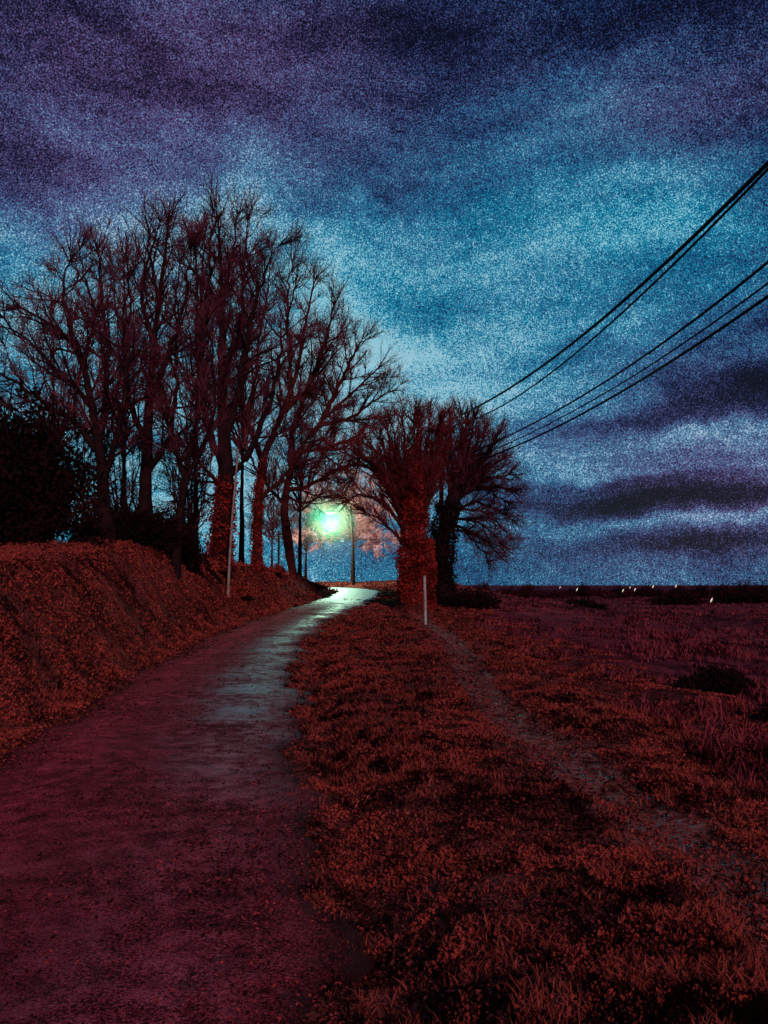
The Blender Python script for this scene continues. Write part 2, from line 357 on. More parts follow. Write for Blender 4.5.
def patch(X, Y, f, ph=0): return np.sin(X * f + ph + 1.3 * np.sin(Y * f * .8 + ph)) * np.cos(Y * f * 1.1 + 2 * ph + np.sin(X * f * 1.7))
def scatter(n, x0, x1, y0, y1, pw=2.0):
    t = RNG.uniform(0, 1, n) ** pw; Y = y0 + (y1 - y0) * t; X = RNG.uniform(x0, x1, n); return X, Y
def view_scatter(n, y0, y1, pw, xlim=(-1e9, 1e9), m=.56):
    Y = y0 * (y1 / y0) ** (RNG.uniform(0, 1, n) ** pw); X = RNG.uniform(-m, m, n) * (Y + 2); k = (X > xlim[0]) & (X < xlim[1]); return X[k], Y[k]
# verge grass
X, Y = view_scatter(480000, 1.4, 75, .95); rd = road_dist(X, Y); d = X - xc(Y)
dens = .60 + .45 * patch(X, Y, 2.1) + .35 * patch(X, Y, 6.3, 2)
k = (rd > 1.38 + .16 * patch(X, Y, 1.9, 1) + .10 * patch(X, Y, 6, 3) + .12 * RNG.normal(size=len(X))) & (RNG.uniform(0, 1, len(X)) < dens) & (X < 4.0 + .8 * patch(Y, Y, .7)) & ~((np.abs(X - 1.55 - .15 * np.sin(Y * .4)) < .28) & (RNG.uniform(0, 1, len(X)) < .85)) & ((d > 0) | (d < -1.2))
X, Y = X[k], Y[k]; n = len(X)
h = (.02 + .04 * RNG.uniform(0, 1, n)) * (1 + .5 * patch(X, Y, 1.3, 1)) * (1 + .02 * Y); wd = .004 + .0013 * Y
V, Q = blades(X, Y, h, wd, 1.2)
tag(mesh_obj('verge_grass', V, Q, M['grass'], None, cols=np.repeat(RNG.uniform(0, 1, n) ** 2, 6)), 'short rough red grass covering both road verges', 'grass', kind='stuff')
# leafy ground cover on the bank and among the grass
X, Y = view_scatter(900000, 1.6, 62, 1.0, (-40, 5)); d = X - xc(Y); rd = road_dist(X, Y)
k = ~((np.abs(X - 1.55 - .15 * np.sin(Y * .4)) < .28) & (RNG.uniform(0, 1, len(X)) < .85)) & (rd > 1.44 + .20 * RNG.normal(size=len(X))) & (((d < -1.3) & (patch(X, Y, 1.6, 4) + .6 * patch(X, Y, 5, 1) > -.35)) | ((d > 0) & (patch(X, Y, 2.6, 4) + .7 * patch(X, Y, 7, 1) > .1)))
X, Y = X[k], Y[k]; d = d[k]; n = len(X); Hh = np.where(d < 0, .13, .03) * RNG.uniform(0, 1, n) * (1 + patch(X, Y, 1.6, 4))
C = np.stack([X, Y, terrain(X, Y) + Hh], 1); V, Q = leaves(C, ((.0035 + .0009 * Y) + .004 * RNG.uniform(0, 1, n)) * np.exp(np.clip(.35 * RNG.normal(size=n), -1, .6)), .4, .6)
tag(mesh_obj('bank_undergrowth', V, Q, M['redleaf'], None, cols=np.repeat(RNG.uniform(0, 1, n) ** 3, 4)), 'low leafy red ground cover on the left bank', 'ground cover', kind='stuff')
# tall weeds in the field
X, Y = view_scatter(330000, 3.5, 130, .8, (2.6, 200)); dens = .30 + .6 * patch(X, Y, .9, 3) + .5 * patch(X, Y, .33, 5) + .3 * patch(X, Y, 3, 2)
k = (RNG.uniform(0, 1, len(X)) < dens) & (X > 3.2 + .5 * patch(Y, Y, .8)); X, Y = X[k], Y[k]; n = len(X)
h = (.04 + .17 * RNG.uniform(0, 1, n) ** 3) * (1 + .5 * patch(X, Y, .6, 7)); V, Q = blades(X, Y, h, .003 + .0014 * Y, 1.0)
tag(mesh_obj('field_weeds', V, Q, M['weed'], None, cols=np.repeat(RNG.uniform(0, 1, n) ** 2, 6)), 'tall crimson weeds and dry stalks standing in the field', 'weeds', kind='stuff')

# fallen leaves and mud crumbs on the road and verge
X, Y = view_scatter(300000, 1.6, 45, 1.0, (-30, 6)); d = X - xc(Y); n_ = len(X)
edge = np.clip((np.abs(d) - .2) / 1.3, 0, 1)
pk = .14 + .95 * edge ** 2 + .38 * (patch(X, Y, 1.7, 2) + .7 * patch(X, Y, 5.5, 1)); pk = np.where((np.abs(d - .75) < .5) & (Y > 6), pk * .35, pk)
k = (RNG.uniform(0, 1, n_) < pk * .55) & (d > -2.2) & (d < 5); X, Y, d = X[k], Y[k], d[k]; n_ = len(X)
rz = base_h(Y) + .036 * (1 - np.clip(np.abs(d) / 1.42, 0, 1) ** 2) + .010
Z = np.where(np.abs(d) < 1.36, rz, terrain(X, Y) + .012)
C = np.stack([X, Y, Z], 1); sz = (.004 + .0011 * Y) * RNG.uniform(.6, 1.6, n_); a = RNG.uniform(0, 6.28, n_); tl = RNG.uniform(-.5, .5, (n_, 2))
A = np.stack([np.cos(a), np.sin(a), tl[:, 0]], 1) * sz[:, None]; B = np.stack([-np.sin(a), np.cos(a), tl[:, 1]], 1) * sz[:, None] * .65
V = np.stack([C - A, C + B, C + A, C - B], 1).reshape(-1, 3)
tint = np.repeat((RNG.uniform(0, 1, n_) < .45).astype(float) * RNG.uniform(.5, 1, n_), 4)
tag(mesh_obj('leaf_litter', V, np.arange(4 * n_).reshape(-1, 4), M['litter'], None, cols=tint), 'dark and red fallen leaves scattered over the lane and its edges', 'leaf litter', kind='stuff')
# ------------------------------------------------------------------ trees
def interp_poly(pts, n):
    pts = np.array(pts, dtype=float); s = np.concatenate([[0], np.cumsum(np.linalg.norm(np.diff(pts[:, :3], axis=0), axis=1))])
    q = np.linspace(0, s[-1], n); o = np.stack([np.interp(q, s, pts[:, c]) for c in range(pts.shape[1])], 1)
    k = np.array([.25, .5, .25])
    for _ in range(2):
        o[1:-1] = .25 * o[:-2] + .5 * o[1:-1] + .25 * o[2:]
    return o, s[-1]
def unit(v):
    l = math.sqrt(v[0] ** 2 + v[1] ** 2 + v[2] ** 2) + 1e-9; return (v[0] / l, v[1] / l, v[2] / l)
def grow(p0, d0, L, r, nseg, trop, wob):
    pts = [p0]; rad = [r]; d = d0; st = L / nseg; p = p0
    for i in range(nseg):
        d = unit((d[0] + random.gauss(0, wob), d[1] + random.gauss(0, wob), d[2] + random.gauss(0, wob) + trop))
        p = (p[0] + d[0] * st, p[1] + d[1] * st, p[2] + d[2] * st); pts.append(p); rad.append(r * (1 - .75 * (i + 1) / nseg))
    return pts, rad
def turned(d, ang):
    a = unit(d); r_ = (random.gauss(0, 1), random.gauss(0, 1), random.gauss(0, 1)); k = a[0] * r_[0] + a[1] * r_[1] + a[2] * r_[2]
    q = unit((r_[0] - k * a[0], r_[1] - k * a[1], r_[2] - k * a[2])); c, s = math.cos(ang), math.sin(ang)
    return (a[0] * c + q[0] * s, a[1] * c + q[1] * s, a[2] * c + q[2] * s)
def spread(limb, rad, L0, T1, T2, step=.33, start=.25, l1=.9, trop=.055, ang=(25, 60), lvl=3, tw=.0105, dens=1.0):
    """side branches off one limb: (boughs -> branches -> twigs)"""
    n = len(limb); seg = math.dist(limb[0], limb[1]); tot = seg * (n - 1); s = tot * start
    while s < tot:
        f = s / tot; i = min(int(f * (n - 1)), n - 2); q = f * (n - 1) - i
        p = tuple(limb[i][c] * (1 - q) + limb[i + 1][c] * q for c in range(3)); d = tuple(limb[i + 1][c] - limb[i][c] for c in range(3))
        L = L0 * (1 - .40 * f) * random.uniform(.55, 1.15); r = min(rad[i] * .6, .010 + .020 * L)
        b1, r1 = grow(p, turned(d, R(random.uniform(*ang))), L, r, 6, trop, .12); T1.add(b1, r1, 5)
        m = max(4, int(L * 5.6 * dens))
        for j in range(m):
            g_ = random.uniform(.2, 1); i1 = min(int(g_ * 6), 5); d1 = tuple(b1[i1 + 1][c] - b1[i1][c] for c in range(3))
            L2 = L * .42 * random.uniform(.5, 1.2) * (1.15 - .5 * g_); r2 = max(tw, r1[i1] * .6)
            b2, rr2 = grow(b1[i1], turned(d1, R(random.uniform(20, 50))), L2, r2, 4, trop, .14); T2.add(b2, rr2, 3)
            if lvl > 2:
                for _ in range(max(2, int(L2 * 12.5 * dens))):
                    g2 = random.uniform(.15, 1); i2 = min(int(g2 * 4), 3); d2 = tuple(b2[i2 + 1][c] - b2[i2][c] for c in range(3))
                    L3 = random.uniform(.25, .75) * min(1.2, .6 + L2 * .5)
                    b3, r3 = grow(b2[i2], turned(d2, R(random.uniform(18, 45))), L3, tw * .8, 2, trop * 1.2, .12); T2.add(b3, r3, 3)
        s += step * random.uniform(.6, 1.4)
def tree(name, label, Y, limbs, cat='tree', group=None, trunk_mat='bark', twig_mat='twig', L0=2.2, depth=1.6, **kw):
    """limbs: list of (pixel polyline, base radius, tip radius, depth drift) at distance Y; limb 0 starts at the foot"""
    fx, fy, _ = P(*limbs[0][0][0], Y); fz = float(terrain(fx, Y)) - .15
    root = empty(name, (fx, Y, fz), label, cat, group); T1, T2 = Tubes(), Tubes()
    for li, (poly, ra, rb, drift) in enumerate(limbs):
        pts = []; m = len(poly)
        for k, (a, b_) in enumerate(poly):
            yy = Y + drift * depth * (k / max(1, m - 1)) ** 1.2
            pts.append(P(a, b_, yy) + (1.0 * (ra + (rb - ra) * (k / max(1, m - 1)) ** .8) * (Y / 27 if group and 'left bank' in group else .8),))
        if li == 0:
            pts[0] = (fx, Y, fz, ra * 1.45); pts.insert(1, (fx + (pts[1][0] - fx) * .12, Y, fz + .45, ra * 1.05))
        L = sum(math.dist(pts[k][:3], pts[k + 1][:3]) for k in range(len(pts) - 1)); n = max(8, int(L / .35))
        o, L = interp_poly(pts, n)
        o[2:-1, :3] += RNG.normal(size=(n - 3, 3)) * (.045 if li else .014)
        lp = [tuple(q[:3]) for q in o]; lr = list(o[:, 3]); T1.add(lp, lr, 8)
        spread(lp, lr, L0, T1, T2, start=(.42 if li == 0 else .12), **kw)
        # terminal spray
        d = tuple(lp[-1][c] - lp[-3][c] for c in range(3))
        for _ in range(8):
            b1, r1 = grow(lp[-1], turned(d, R(random.uniform(8, 50))), L0 * .55 * random.uniform(.5, 1), max(rb, .015), 5, .05, .12); T1.add(b1, r1, 4)
            for j in (1, 2, 2, 3, 3, 4, 4, 5, 5):
                b2, r2 = grow(b1[j], turned(tuple(b1[j][c] - b1[j - 1][c] for c in range(3)), R(random.uniform(15, 40))), random.uniform(.25, .6), .011, 3, .08, .12); T2.add(b2, r2, 3)
    T1.build('trunk', M[trunk_mat], root); T2.build('crown', M[twig_mat], root)
    return root
def ivy_sleeve(root, poly, Y, r, n, size, name='ivy', m='ivy', fade=True):
    pts = [P(a, b_, Y) for a, b_ in poly]; pts[0] = (pts[0][0], pts[0][1], float(terrain(pts[0][0], Y)) - .05)
    o, L = interp_poly(pts, 40); t = RNG.uniform(0, 1, n) ** (1.25 if fade else 1); i = (t * 39).astype(int); a = RNG.uniform(0, 2 * math.pi, n)
    rr = r * (1 - .25 * t) * (.82 + .35 * RNG.uniform(0, 1, n) ** 2) * (1 + .13 * np.sin(a * 3 + t * 14) + .1 * np.sin(t * 31 + a))
    C = o[i] + np.stack([np.cos(a) * rr, np.sin(a) * rr, RNG.uniform(-.15, .15, n)], 1)
    V, Q = leaves(C, size * RNG.uniform(.6, 1.3, n), 0, .75); return mesh_obj(name, V, Q, M[m], root)

A_Y = 24
tree('bare_tree', 'bare black tree at far left, leaning out over the dark thicket', A_Y, [
    ([(106, 548), (104, 505), (101, 450), (92, 405), (83, 360), (62, 330), (22, 308)], .27, .03, -.3),
    ([(101, 455), (74, 425), (44, 402), (14, 380), (-22, 368)], .13, .03, .5),
    ([(94, 410), (70, 380), (34, 352), (4, 318)], .11, .025, -1),
    ([(99, 440), (108, 390), (108, 335), (100, 285), (97, 252)], .15, .025, .8),
    ([(104, 480), (120, 430), (128, 380), (122, 330), (128, 280)], .12, .02, -.8),
    ([(86, 370), (66, 310), (62, 270), (70, 262)], .08, .02, .3),
    ([(103, 470), (70, 462), (40, 448), (10, 432)], .08, .02, -.7),
    ([(84, 365), (96, 320), (84, 275), (80, 250)], .07, .02, 1)], L0=2.4, group='bare trees on the left bank')
tree('bare_tree', 'tall bare tree with a straight black trunk right of the leaning one', 26, [
    ([(147, 548), (145, 500), (147, 440), (150, 390), (155, 330), (163, 270), (168, 222)], .28, .03, .2),
    ([(147, 450), (126, 400), (124, 350), (132, 300), (126, 262)], .12, .02, .9),
    ([(150, 400), (172, 350), (184, 300), (190, 250)], .12, .02, -.8),
    ([(154, 345), (140, 300), (146, 250), (150, 235)], .09, .02, -.5),
    ([(146, 475), (172, 435), (178, 380), (176, 320), (180, 262)], .12, .02, .6),
    ([(159, 300), (150, 260), (160, 222)], .06, .02, .5)], L0=2.3, group='bare trees on the left bank')
tree('slender_tree', 'slender bare tree with two stems between the two thickest trunks', 25, [
    ([(176, 540), (182, 490), (192, 440), (204, 395), (196, 340), (198, 290), (194, 240)], .14, .02, .3),
    ([(180, 505), (196, 462), (212, 420), (216, 380), (206, 325)], .10, .02, -.6),
    ([(185, 480), (170, 430), (160, 380), (148, 330)], .09, .02, .7)], L0=2.0, group='bare trees on the left bank')
c_tree = tree('bare_tree', 'tallest bare tree with the thickest trunk, behind the thin grey pole', 31, [
    ([(219, 560), (223, 520), (226, 470), (223, 420), (222, 350), (222, 290), (218, 222)], .42, .035, 0),
    ([(225, 470), (206, 425), (203, 370), (200, 300), (204, 240)], .16, .02, .7),
    ([(224, 440), (240, 390), (248, 330), (262, 280), (278, 246)], .16, .02, -.7),
    ([(222, 375), (240, 330), (243, 280), (248, 222)], .12, .02, .8),
    ([(222, 330), (208, 285), (212, 240), (214, 212)], .10, .02, -.5),
    ([(225, 480), (252, 450), (270, 400), (284, 340), (294, 290)], .15, .02, .5),
    ([(225, 490), (205, 470), (186, 450), (168, 420)], .09, .02, -.8),
    ([(224, 498), (205, 492), (188, 492), (176, 500)], .05, .015, -.8),
    ([(222, 300), (232, 250), (238, 215)], .08, .02, .4)], L0=2.6, group='bare trees on the left bank')
ivy_sleeve(c_tree, [(219, 560), (223, 520), (226, 478)], 31, .55, 3000, .055)
d_tree = tree('bare_tree', 'bare tree with a slim upright trunk right of the thickest one', 38, [
    ([(257, 568), (257, 530), (259, 490), (264, 455), (282, 415), (298, 370), (306, 320), (315, 280)], .20, .025, 0),
    ([(262, 460), (246, 420), (256, 370), (262, 320), (270, 270)], .11, .02, .6),
    ([(284, 412), (310, 385), (326, 340), (334, 305)], .10, .02, -.6),
    ([(290, 395), (290, 350), (286, 300), (292, 262)], .08, .02, .8),
    ([(258, 500), (280, 480), (304, 458), (330, 430)], .09, .02, -.5)], trunk_mat='redbark', L0=2.9, group='bare trees on the left bank')
ivy_sleeve(d_tree, [(257, 568), (257, 530), (259, 490), (264, 460)], 38, .30, 2600, .05)
tree('bare_tree', 'bare tree with a kinked trunk, its long limbs reaching toward the lamp', 46, [
    ([(294, 572), (288, 545), (284, 512), (287, 485), (296, 455), (318, 425), (350, 395), (378, 368)], .20, .025, 0),
    ([(287, 490), (308, 487), (332, 473), (356, 462), (380, 472)], .09, .02, -.5),
    ([(292, 465), (292, 430), (308, 390), (326, 350), (342, 330)], .12, .02, .5),
    ([(318, 425), (346, 420), (370, 405), (388, 392)], .09, .02, .7),
    ([(322, 420), (342, 380), (356, 348), (362, 340)], .09, .02, -.7),
    ([(300, 452), (330, 446), (356, 440), (372, 428)], .08, .02, .3),
    ([(285, 505), (268, 488), (254, 466), (246, 440)], .07, .02, .6),
    ([(286, 495), (302, 505), (320, 496), (340, 498)], .05, .015, -.5)], trunk_mat='redbark', twig_mat='redtwig', L0=3.2, tw=.014, group='bare trees on the left bank')
# ivy-clad pollards on the right
f_root = tree('ivy_clad_tree', 'broad tree with a red ivy covered trunk beside the white post', 36, [
    ([(413, 603), (413, 570), (414, 530), (415, 490), (415, 455), (418, 428)], .66, .06, 0)] + [
    ([(414 + q, 520), (414 + (x - 414) * .45, 480), (414 + (x - 414) * .8, 448 + abs(x - 414) * .1), (x, y)], .17, .03, dd)
    for q, x, y, dd in ((-8, 380, 440, .5), (-12, 362, 458, -.5), (-4, 392, 425, -.8), (-2, 402, 418, .8), (3, 414, 416, -.5), (6, 430, 416, .6), (8, 442, 422, -.8), (-12, 352, 478, .7), (2, 422, 418, 1), (6, 452, 432, .2), (8, 460, 440, -.5), (4, 436, 436, 0), (-6, 372, 448, 0), (-3, 387, 430, .3))] + [
    ([(404, 530), (385, 500), (365, 492), (350, 500)], .14, .03, .3), ([(404, 545), (384, 520), (366, 512)], .10, .03, -.6), ([(402, 515), (378, 475), (352, 455), (338, 450)], .12, .03, .4)],
    trunk_mat='redbark', twig_mat='redtwig', L0=1.9, step=.19, dens=1.05, tw=.010, ang=(12, 34), trop=.10)
ivy_sleeve(f_root, [(413, 603), (413, 570), (414, 530), (415, 490), (416, 462)], 36, .66, 22000, .050)
ivy_sleeve(f_root, [(425, 603), (428, 570), (427, 540)], 35.8, .40, 4500, .05)
g_root = tree('leaning_tree', 'dark tree fanning right, just behind the red ivy covered one', 38, [
    ([(441, 600), (440, 570), (443, 535), (449, 505), (456, 480), (462, 450), (466, 425)], .62, .05, .2)] + [
    ([(450, 505), (456 + (x - 456) * .4, 482 + (y - 482) * .15), (456 + (x - 456) * .75, 482 + (y - 482) * .62), (x, y)], .17, .03, dd)
    for x, y, dd in ((474, 420, -.6), (486, 428, .5), (494, 445, -.8), (503, 458, .8), (508, 474, .2), (510, 490, -.6), (450, 420, .9), (497, 436, .1), (462, 416, -.3), (478, 440, 0), (440, 428, .4), (492, 468, 0), (504, 500, .3))] + [
    ([(446, 520), (466, 516), (486, 526), (500, 542)], .13, .03, -.4), ([(447, 530), (464, 530), (478, 545), (487, 560)], .10, .02, .6),
    ([(448, 515), (474, 500), (496, 510), (512, 520)], .12, .03, .7), ([(447, 522), (470, 530), (492, 545), (497, 552)], .10, .02, -.9), ([(448, 512), (478, 508), (498, 525), (509, 538)], .10, .02, 1)],
    trunk_mat='bark', twig_mat='twig', L0=1.9, step=.19, dens=1.05, tw=.010, ang=(12, 34), trop=.05)
ivy_sleeve(g_root, [(441, 600), (440, 570), (443, 535), (450, 500)], 38, .70, 8000, .06, m='darkleaf')
for px_, Y_s, top_, hw_, lab_ in ((84, 26, 432, 34, 'twiggy bare shrub between the evergreen and the leftmost trunk'), (126, 28, 438, 30, 'twiggy bare shrub behind the black clipped bush'), (188, 29, 446, 26, 'twiggy bare shrub just left of the thickest trunk')):
    st = [([(px_, 546), (px_ + 1, 520), (px_ - 2, 480), (px_, top_ + 4)], .05, .015, 0)]
    for k in range(9):
        q = (k + .5) / 9 * 2 - 1; st.append(([(px_ + q * 5, 543), (px_ + q * hw_ * .5, 512), (px_ + q * hw_ * .8, 480), (px_ + q * hw_, top_ + 18 * abs(q) + random.uniform(-6, 14))], .045, .014, random.uniform(-1, 1)))
    tree('bare_shrub', lab_, Y_s, st, cat='shrub', L0=1.1, step=.30, dens=1.1, group='bare shrubs on the left bank')
# lamp-lit tree behind the lamp and fainter ones beyond
def round_tree(name, label, px, base_py, Y, top_py, halfw, twig='paletwig', trunk='redbark', group=None, n=14, low=.25, **kw):
    bx = px; L = [([(bx, base_py), (bx, base_py - (base_py - top_py) * .3), (bx + 2, base_py - (base_py - top_py) * .65), (bx, top_py + 6)], .16, .03, 0)]
    for k in range(n):
        a = math.pi * (k + .5) / n; s = base_py - (base_py - top_py) * random.uniform(.3, .5); cy = base_py - (base_py - top_py) * (.5 + low * .3)
        ex = px + math.cos(a) * halfw * random.uniform(.75, 1); ey = cy - math.sin(a) * (cy - top_py) * random.uniform(.8, 1)
        if k < 2 or k > n - 3: ey += (base_py - top_py) * low * .6
        L.append(([(px, s), (px + (ex - px) * .45, s + (ey - s) * .4), (ex, ey)], .08, .02, random.uniform(-1, 1)))
    return tree(name, label, Y, L, trunk_mat=trunk, twig_mat=twig, group=group, depth=halfw / F * Y * .8, **kw)
round_tree('bare_tree', 'pale pink bare tree lit up directly behind the street lamp', 352.5, 580, 73, 474, 60, n=20, low=.5, L0=2.4, step=.40, tw=.019, dens=1.0, group='bare trees beyond the bend')
for px_, by_, Y_b, top_, hw_, lab_ in ((52, 552, 36, 300, 62, 'bare tree standing behind the leftmost leaning tree'), (124, 552, 38, 252, 50, 'bare tree in the gap between the two leftmost trunks, further back'),
        (196, 556, 40, 240, 48, 'slender bare tree further back, just left of the thickest trunk'), (242, 562, 44, 262, 46, 'bare tree further back in the gap right of the thickest trunk'), (300, 574, 56, 372, 40, 'lowest bare tree of the bank, further back near the road bend')):
    round_tree('bare_tree', lab_, px_, by_, Y_b, top_, hw_, twig='twig', trunk='bark', n=11, low=.2, L0=2.8, step=.95, tw=.013, trop=.12, dens=.8, group='bare trees further back on the bank')
round_tree('bare_tree', 'small faint bare tree beyond the bend, left of the street lamp', 306, 578, 80, 500, 30, L0=2.0, step=.6, tw=.02, twig='twig', group='bare trees beyond the bend')
round_tree('bare_tree', 'faint bare tree seen between the two slim trunks of the bank', 272, 572, 84, 478, 26, L0=2.0, step=.6, tw=.02, twig='twig', group='bare trees beyond the bend')

# ------------------------------------------------------------------ bushes
def bush(name, label, X, Y, rx, ry, h, n, size, m='darkleaf', cat='bush', group=None, lobes=9, sink=.1):
    z0 = float(terrain(X, Y)); root = empty(name, (X, Y, z0), label, cat, group); T = Tubes(); Cs = []
    for k in range(lobes):
        a = random.uniform(0, 6.28); q = random.uniform(0, .75); cx, cy = X + math.cos(a) * q * rx, Y + math.sin(a) * q * ry
        top = h * random.uniform(.55, 1) * (1 - .5 * q * q); lr = (random.uniform(.3, .55) * rx, random.uniform(.3, .55) * ry, top * .5)
        m_ = n // lobes; D = RNG.normal(size=(m_, 3)); D /= np.linalg.norm(D, axis=1, keepdims=True); D *= (RNG.uniform(0, 1, m_) ** .45)[:, None] * (1 + .25 * np.sin(D[:, :1] * 7 + k) + .2 * np.sin(D[:, 2:] * 9))
        Cs.append(np.array([cx, cy, z0 + top * .5 - sink]) + D * np.array(lr))
        for _ in range(4):
            b1, r1 = grow((X + random.gauss(0, .1) * rx, Y + random.gauss(0, .1) * ry, z0 - .1), unit((cx - X + random.gauss(0, .2), cy - Y + random.gauss(0, .2), top)), top * 1.08, .012 + .008 * h, 5, .05, .14); T.add(b1, r1, 4)
            for j in (3, 4, 5):
                b2, r2 = grow(b1[j], turned((0, 0, 1), R(random.uniform(5, 50))), top * .22, .008 + .003 * h, 3, .05, .15); T.add(b2, r2, 3)
    C = np.concatenate(Cs); C = C[C[:, 2] > terrain(C[:, 0], C[:, 1]) - .05]
    V, Q = leaves(C, size * RNG.uniform(.6, 1.4, len(C))); T.build('stem', M['bark'], root); mesh_obj('foliage', V, Q, M[m], root); return root
def at(px, Y): return (px - 384) / F * Y / 1.0
bush('evergreen_tree', 'huge dark evergreen at the left edge of the bank', at(-8, 20), 20.5, 3.3, 2.0, 4.5, 34000, .07, cat='evergreen')
bush('hedge_bush', 'black clipped bush under the straight trunked tree', at(140, 25), 25, 2.0, 1.0, 1.7, 26000, .05)
bush('hedge_bush', 'smaller dark bush touching the black clipped one on its left', at(104, 24.5), 24.5, 1.2, .9, 1.4, 9000, .05)
bush('hedge_bush', 'dark bush just left of the thickest tree trunk', at(184, 26.5), 26.5, .9, .8, 1.4, 6000, .05)
for px, Y, r, h, lab in ((206, 29, .7, .6, 'low red bush at the foot of the thickest tree trunk'), (240, 31.5, .9, 1.0, 'rounded red bush between the grey pole and the slim trunk'),
                    (276, 41, 1.0, .6, 'low red bush between the two slim trunks on the bank'), (314, 49, 1.1, .55, 'red bush at the end of the bank near the road bend')):
    bush('red_bush', lab, at(px, Y), Y, r, r, h, 4200, .045, 'redleaf', group='red bushes along the bank', lobes=6)
bush('dark_bush', 'wide dark bush at the right foot of the leaning tree', at(470, 37), 36.5, 1.7, 1.0, .95, 8000, .06)
bush('dark_bush', 'lone black bush in the middle of the field at right', at(705, 12.5), 12.5, .55, .45, .55, 6000, .03)
bush('dark_bush', 'low black bush at the right edge of the photo', at(762, 9.2), 9.2, .5, .4, .28, 4500, .026)
bush('dark_bush', 'small flat dark bush left of the lone field bush', at(628, 10.2), 10.2, .16, .13, .15, 1300, .018)
ORD = ['leftmost', 'second', 'third', 'fourth', 'fifth', 'sixth', 'seventh', 'eighth', 'ninth', 'tenth', 'eleventh', 'twelfth', 'thirteenth']; seen = {}
# far hedgerow: individual bushes on the horizon
hr = random.Random(5)
HG = 'dark bushes along the far field edge'
spots = [(468 + k * 10 + hr.uniform(-5, 5), hr.uniform(120, 150), hr.uniform(1.3, 3.1)) for k in range(32)]
spots.sort()
for k, (px, Y, h) in enumerate(spots):
    nb_ = 'right of the ivy trees' if px < 560 else ('below the leftmost tiny lights' if px < 610 else ('near the three clustered lights' if px < 650 else ('left of the low light' if px < 705 else 'right of the low light')))
    sz_ = 'low, flat' if h < 1.6 else ('medium, rounded' if h < 2.1 else 'tall, domed')
    q_ = seen.get(nb_, 0); seen[nb_] = q_ + 1
    bush('field_bush', ORD[q_] + (' of the horizon bushes ' if q_ == 0 else ' from the left of the horizon bushes ') + nb_ + ', ' + sz_.split(',')[0], at(px, Y), Y, hr.uniform(2.2, 3.6), 1.5, h, 1100, .16, m='farleaf', group=HG, lobes=6)
for px, Y, h, lab in ((578, 70, 1.0, 'single dark bush in the far field below the first lights'), (672, 82, 1.7, 'broad dark bush just left of the lone low light'), (742, 88, 2.0, 'largest dark bush in the far field, right of the lone low light')):
    bush('field_bush', lab, at(px, Y), Y, 2.6 * h / 1.3, 1.5, h, 3000, .14, lobes=8)

# ------------------------------------------------------------------ street lamp
LY = 66; lx, _, _ = P(353.5, 583, LY); lz = float(terrain(lx, LY)); top = P(351, 507, LY)
lamp = empty('street_lamp', (lx, LY, lz), 'lit street lamp on a dark pole at the road bend', 'street lamp')
T = Tubes(); T.add([(lx, LY, lz - .3), (lx, LY, lz + 1.2), (lx - .05, LY, lz + 3), (top[0], LY, top[2])], [.15, .14, .11, .08], 10); T.build('pole', M['wood'], lamp)
hd = P(331, 514, LY); T = Tubes()
T.add([(top[0], LY, top[2] - .1), (top[0] - .35, LY - .1, top[2] + .1), (top[0] - .9, LY - .25, top[2] + .08), (hd[0] + .35, LY - .4, hd[2] + .18)], [.035, .033, .03, .03], 6); T.build('bracket_arm', M['lampmetal'], lamp)
V, Q = sphere((hd[0], LY - .4, hd[2] + .12), .36, 16, 8, (1.1, .6, .38)); head = mesh_obj('lamp_head', V, Q, M['lampmetal'], lamp, True)
V, Q = sphere((hd[0], LY - .42, hd[2] - .10), .30, 16, 10, (1, .8, .9)); lens = mesh_obj('lamp_lens', V, Q, M['lens'], head, True); lens.parent = head
pl = bpy.data.lights.new('lamp_light', 'POINT'); pl.energy = 5500; pl.color = (.58, 1, .66); pl.shadow_soft_size = .35
po = link(bpy.data.objects.new('lamp_light', pl)); po.location = (hd[0], LY - .42, hd[2] - .75); po.parent = lamp; po.location = Vector(po.location) - Vector(lamp.location)
# mist added round the lamp to make its glow: a lit scattering volume
mv = bpy.data.materials.new('lamp_glow_mist'); mv.use_nodes = True; t = mv.node_tree; t.nodes.clear()
o_ = t.nodes.new('ShaderNodeOutputMaterial'); vs = t.nodes.new('ShaderNodeVolumeScatter'); t.links.new(vs.outputs[0], o_.inputs['Volume'])
vs.inputs['Color'].default_value = (.35, 1, .78, 1); tcn = t.nodes.new('ShaderNodeTexCoord'); ln = t.nodes.new('ShaderNodeVectorMath'); ln.operation = 'LENGTH'
t.links.new(tcn.outputs['Object'], ln.inputs[0]); rr = E(t, ln.outputs['Value'])
nn = noise(t, tcn.outputs['Object'], 1.4, 2, .5)
cc = mixc(t, rr.step(1.6, 3.0), (.16, 1, .62, 1), (1, .55, .62, 1)); t.links.new(cc, vs.inputs['Color'])  # pink outer halo of the lamp put into the volume colour
dn = (rr + (nn - .5) * .4).step(2.9, .5) * .0085 + (rr + (nn - .5) * 1.4).step(4.9, .9) * .009; t.links.new(dn.v, vs.inputs['Density'])
V, Q = sphere((0, 0, 0), 5.2, 32, 20); glow_mist = mesh_obj('glow_mist', V, Q, mv, None, True); glow_mist.location = (hd[0], LY - .42, hd[2] - .2)
tag(glow_mist, 'green patch of mist added around the lit street lamp for its glow', 'glow_mist', kind='stuff')

